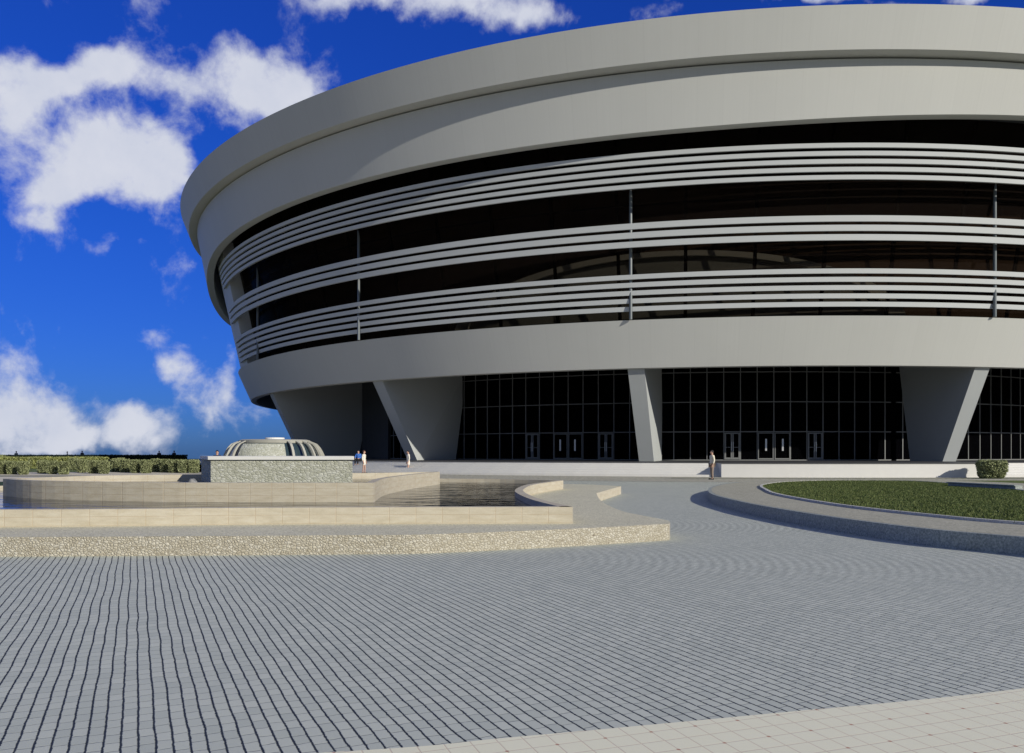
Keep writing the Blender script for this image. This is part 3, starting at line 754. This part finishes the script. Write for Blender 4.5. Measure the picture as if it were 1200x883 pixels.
# long clipped hedges at the edge of the terrace
def hedge(name, x0, x1, y, h, wd, m, label, leaves, ls):
    r = np.random.default_rng(int(x1*10) % 97); t = empty(name, ((x0+x1)/2, y, 0)); tag(t, label, 'hedge')
    L = (x1-x0)/2; c = leaves
    P = np.stack([r.uniform(-L, L, c), r.uniform(-wd, wd, c), r.uniform(0, h, c)], 1)
    side = r.integers(0, 3, c); P[:, 1] = np.where(side == 0, -wd+r.normal(0, .05, c), P[:, 1]); P[:, 2] = np.where(side == 1, h+r.normal(0, .04, c), P[:, 2])
    a = r.normal(size=(c, 3)); a /= np.linalg.norm(a, axis=1)[:, None]; b = np.cross(a, r.normal(size=(c, 3))); b /= np.linalg.norm(b, axis=1)[:, None]
    s = ls*r.uniform(.6, 1.4, c)[:, None]
    V = np.stack([P-a*s, P+b*s*.6, P+a*s, P-b*s*.6], 1).reshape(-1, 3)
    me = bpy.data.meshes.new('foliage'); me.vertices.add(c*4); me.vertices.foreach_set('co', V.reshape(-1))
    me.loops.add(c*4); me.loops.foreach_set('vertex_index', np.arange(c*4, dtype=np.int32))
    me.polygons.add(c); me.polygons.foreach_set('loop_start', np.arange(0, c*4, 4, dtype=np.int32)); me.polygons.foreach_set('loop_total', np.full(c, 4, dtype=np.int32))
    me.update(calc_edges=True); me.materials.append(m)
    o = bpy.data.objects.new('foliage', me); C.objects.link(o); o.parent = t
    mb = MB(); mb.box(-L+.1, L-.1, -wd+.15, wd-.1, 0, h-.12); mb.build('twigs', M['shrub_in'], t)
def hx(px, y): return (px-600)/F*y
hedge('hedge', hx(-120, 120), hx(122, 120), 120.0, H-4.2*120/F, .9, M['shrub'], 'long pale green clipped hedge at the far left edge of the terrace', 26000, .11)
hedge('hedge', hx(118, 112), hx(218, 112), 112.0, H-4.2*112/F, .8, M['hedge_dark'], 'dark green clipped hedge in the distance ending left of the stone block', 12000, .10)
hedge('hedge', hx(-120, 82), hx(124, 82), 82.0, H-6.8*82/F, .7, M['hedge_pale'], 'middle pale green hedge just behind the row of small shrubs', 24000, .085)

# ------------------------------------------------------------------ people
def skin_body(name, verts, edges, radii, m, parent, root=0, sub=1):
    me = bpy.data.meshes.new(name); me.from_pydata(verts, edges, []); me.materials.append(m)
    o = bpy.data.objects.new(name, me); C.objects.link(o); o.parent = parent
    md = o.modifiers.new('skin', 'SKIN'); 
    for i, r in enumerate(radii): me.skin_vertices[0].data[i].radius = (r if isinstance(r, tuple) else (r, r))
    me.skin_vertices[0].data[root].use_root = True; md.use_smooth_shade = True
    s = o.modifiers.new('sub', 'SUBSURF'); s.levels = sub; s.render_levels = sub
    return o
def person(px, y, face, top, bottom, hair, label, z=0.0, hgt=1.74, coat=False, sit=False, step=.10, arm=.0):
    k = hgt/1.74
    t = empty('person', ((px-600)/F*y, y, z), face); t.scale = (k, k, k); tag(t, label, 'person')
    # local axes: faces -Y, left hand towards +X
    if sit:
        J = {'pel': (0, 0, .12), 'chest': (0, -.03, .42), 'neck': (0, -.04, .60), 'head': (0, -.06, .72), 'crown': (0, -.05, .80)}
        hipz = .10
        leg = lambda s: [(s*.09, -.02, hipz), (s*.11, -.44, .12), (s*.11, -.50, -.30), (s*.11, -.60, -.34)]
        arms = lambda s: [(s*.19, -.03, .52), (s*.24, -.12, .28), (s*.15, -.34, .19), (s*.13, -.40, .18)]
        off = 0
    else:
        J = {'pel': (0, 0, .93), 'chest': (0, -.01, 1.27), 'neck': (0, .0, 1.47), 'head': (0, -.03, 1.60), 'crown': (0, -.02, 1.68)}
        leg = lambda s: [(s*.09, 0, .88), (s*.10, -.02-s*step*.5, .48), (s*.10, .02-s*step, .07), (s*.11, -.13-s*step, .03)]
        arms = lambda s: [(s*.18, .0, 1.40), (s*.23, .03-arm*.2, 1.12), (s*.23, -.05-arm, .90), (s*.225, -.08-arm, .80)]
    V = [J['pel'], J['chest'], J['neck'], J['head'], J['crown']]; Eg = [(0, 1), (1, 2), (2, 3), (3, 4)]
    Rr = [(.15, .10), (.165, .105), (.055, .055), (.078, .095), (.06, .072)]
    for s in (-1, 1):
        l = leg(s); i = len(V); V += l; Eg += [(0, i), (i, i+1), (i+1, i+2), (i+2, i+3)]; Rr += [.085, .058, .042, .036]
        a_ = arms(s); i = len(V); V += a_; Eg += [(1, i), (i, i+1), (i+1, i+2), (i+2, i+3)]; Rr += [.052, .042, .032, .028]
    hd = Vector(J['head'])
    for s in (-1, 1):      # hands: four fingers of unequal length and a thumb leaving the side of the palm
        a_ = arms(s); p = Vector(a_[3]); dr = (Vector(a_[3])-Vector(a_[2])).normalized(); hi = 5+(0 if s < 0 else 8)+7
        for q, ln in enumerate((.062, .072, .068, .052)):
            b0 = p+Vector((0, (q-1.5)*.019, 0))+dr*.02; b1 = b0+dr*ln*.55; b2 = b1+dr*ln*.5+Vector((-s*.014, -.004, 0))
            i = len(V); V += [tuple(b0), tuple(b1), tuple(b2)]; Eg += [(hi, i), (i, i+1), (i+1, i+2)]; Rr += [.010, .009, .007]
        i = len(V); V += [tuple(p+Vector((-s*.01, -.045, .02))), tuple(p+Vector((-s*.014, -.058, -.015)))]; Eg += [(hi-1, i), (i, i+1)]; Rr += [.011, .009]
        i = len(V); V += [tuple(hd+Vector((s*.088, .012, -.005)))]; Eg += [(3, i)]; Rr += [.018]
    i = len(V); V += [tuple(hd+Vector((0, -.108, -.01)))]; Eg += [(3, i)]; Rr += [.014]
    skin_body('body', V, Eg, Rr, M['skin'], t)
    for s in (-1, 1):
        ey = MB(); ey.tube([hd+Vector((s*.03-.012, -.09, .02)), hd+Vector((s*.03+.012, -.09, .02))], .008, 5); ey.build('eye', M['c_black'], t)
    # hair cap
    bm = bmesh.new(); bmesh.ops.create_uvsphere(bm, u_segments=14, v_segments=10, radius=1)
    bmesh.ops.delete(bm, geom=[v for v in bm.verts if v.co.z < -.35 or (v.co.y < -.55 and v.co.z < .45)], context='VERTS')
    for v in bm.verts: v.co = Vector((v.co.x*.092, v.co.y*.112+.012, v.co.z*.112+.035))+hd
    me = bpy.data.meshes.new('hair'); bm.to_mesh(me); bm.free(); me.materials.append(hair); o = bpy.data.objects.new('hair', me); C.objects.link(o); o.parent = t
    # clothes: looser shells that follow the body and end at cuffs and hems
    def lift(p, d=(0, 0, 0)): return (p[0]+d[0], p[1]+d[1], p[2]+d[2])
    if not sit:
        base = (0, 0, .58) if coat else (0, 0, .86)
        V = [(0, 0, 1.10), (0, -.01, 1.30), (0, 0, 1.43), (0, 0, .93), base]; Eg = [(0, 1), (1, 2), (0, 3), (3, 4)]
        Rr = [(.165, .125), (.185, .13), (.08, .075), (.185, .13), ((.21, .15) if coat else (.18, .125))]
    else:
        V = [(0, -.02, .28), (0, -.03, .44), (0, -.04, .57), (0, -.0, .10)]; Eg = [(0, 1), (1, 2), (0, 3)]
        Rr = [(.17, .13), (.185, .13), (.08, .075), (.18, .14)]
    for s in (-1, 1):
        a_ = arms(s); i = len(V); e = Vector(a_[1]).lerp(Vector(a_[2]), .85)
        V += [a_[0], a_[1], tuple(e)]; Eg += [(1, i), (i, i+1), (i+1, i+2)]; Rr += [.07, .058, .048]
    skin_body('coat' if coat else 'shirt', V, Eg, Rr, top, t)
    if bottom:
        V = [((0, 0, .92) if not sit else (0, 0, .10))]; Eg = []; Rr = [(.165, .12)]
        for s in (-1, 1):
            l = leg(s); i = len(V); e = Vector(l[1]).lerp(Vector(l[2]), .95)
            V += [l[0], l[1], tuple(e)]; Eg += [(0, i), (i, i+1), (i+1, i+2)]; Rr += [.10, .078, .065]
        skin_body('trousers', V, Eg, Rr, bottom, t)
    for s in (-1, 1):
        l = leg(s); sh = MB(); f0 = Vector(l[2]); f1 = Vector(l[3])
        sh.box(-.045, .045, -.20, .06, -.0, .075, Matrix.Translation((l[2][0], l[2][1], (0.0 if not sit else l[2][2]-.08))))
        sh.build('shoe', M['c_black'], t)
    return t
def yat(fy, z=0.0): return F*(H-z)/(fy-530)
person(834.5, yat(562.4), rad(-80), M['c_cream'], M['c_khaki'], M['hair'], 'person in cream shirt and khaki trousers standing before the pale plinth wall', hgt=1.76, step=.03)
person(426.5, 62.2+.0, rad(75), M['c_white'], None, M['hair_brown'], 'brown haired person in long white coat just right of the stone block', hgt=1.78, coat=True, step=.04, z=.0)
person(478.5, 62.6, rad(-70), M['c_white'], None, M['hair'], 'dark haired person in long white coat at the foot of the second column', hgt=1.78, coat=True, step=.04, z=.0)
person(420.2, 66.8, rad(-10), M['c_blue'], M['c_black'], M['hair'], 'person in blue top and black trousers sitting on the podium edge', z=.93, hgt=1.76, sit=True)
person(254.5, 50.0, rad(20), M['c_navy'], M['c_navy'], M['hair'], 'dark haired person mostly hidden behind the stone block, beside the dome', hgt=1.76)
person(19.0, 121.8, rad(60), M['c_grey'], M['c_khaki'], M['hair'], 'person in grey shirt behind the far hedge, leftmost of the distant people', hgt=1.80)
person(79.0, 123.0, rad(-60), M['c_white'], M['c_khaki'], M['hair_brown'], 'person in white shirt behind the pale far hedge', hgt=1.74)
person(96.3, 122.0, rad(0), M['c_navy'], M['c_black'], M['hair'], 'person in dark clothes behind the far hedge, right of the one in white', hgt=1.84)
person(186.5, 114.0, rad(10), M['c_navy'], M['c_black'], M['hair'], 'person in navy clothes behind the dark hedge, left one of the pair', hgt=1.84)
person(204.0, 114.0, rad(180), M['c_navy'], M['c_black'], M['hair'], 'person in navy clothes behind the dark hedge, near its right end', hgt=1.86)

# ------------------------------------------------------------------ render settings
sc = bpy.context.scene
sc.view_settings.view_transform = 'Standard'; sc.view_settings.look = 'None'; sc.view_settings.exposure = 0; sc.view_settings.gamma = 1
sc.view_settings.use_curve_mapping = False
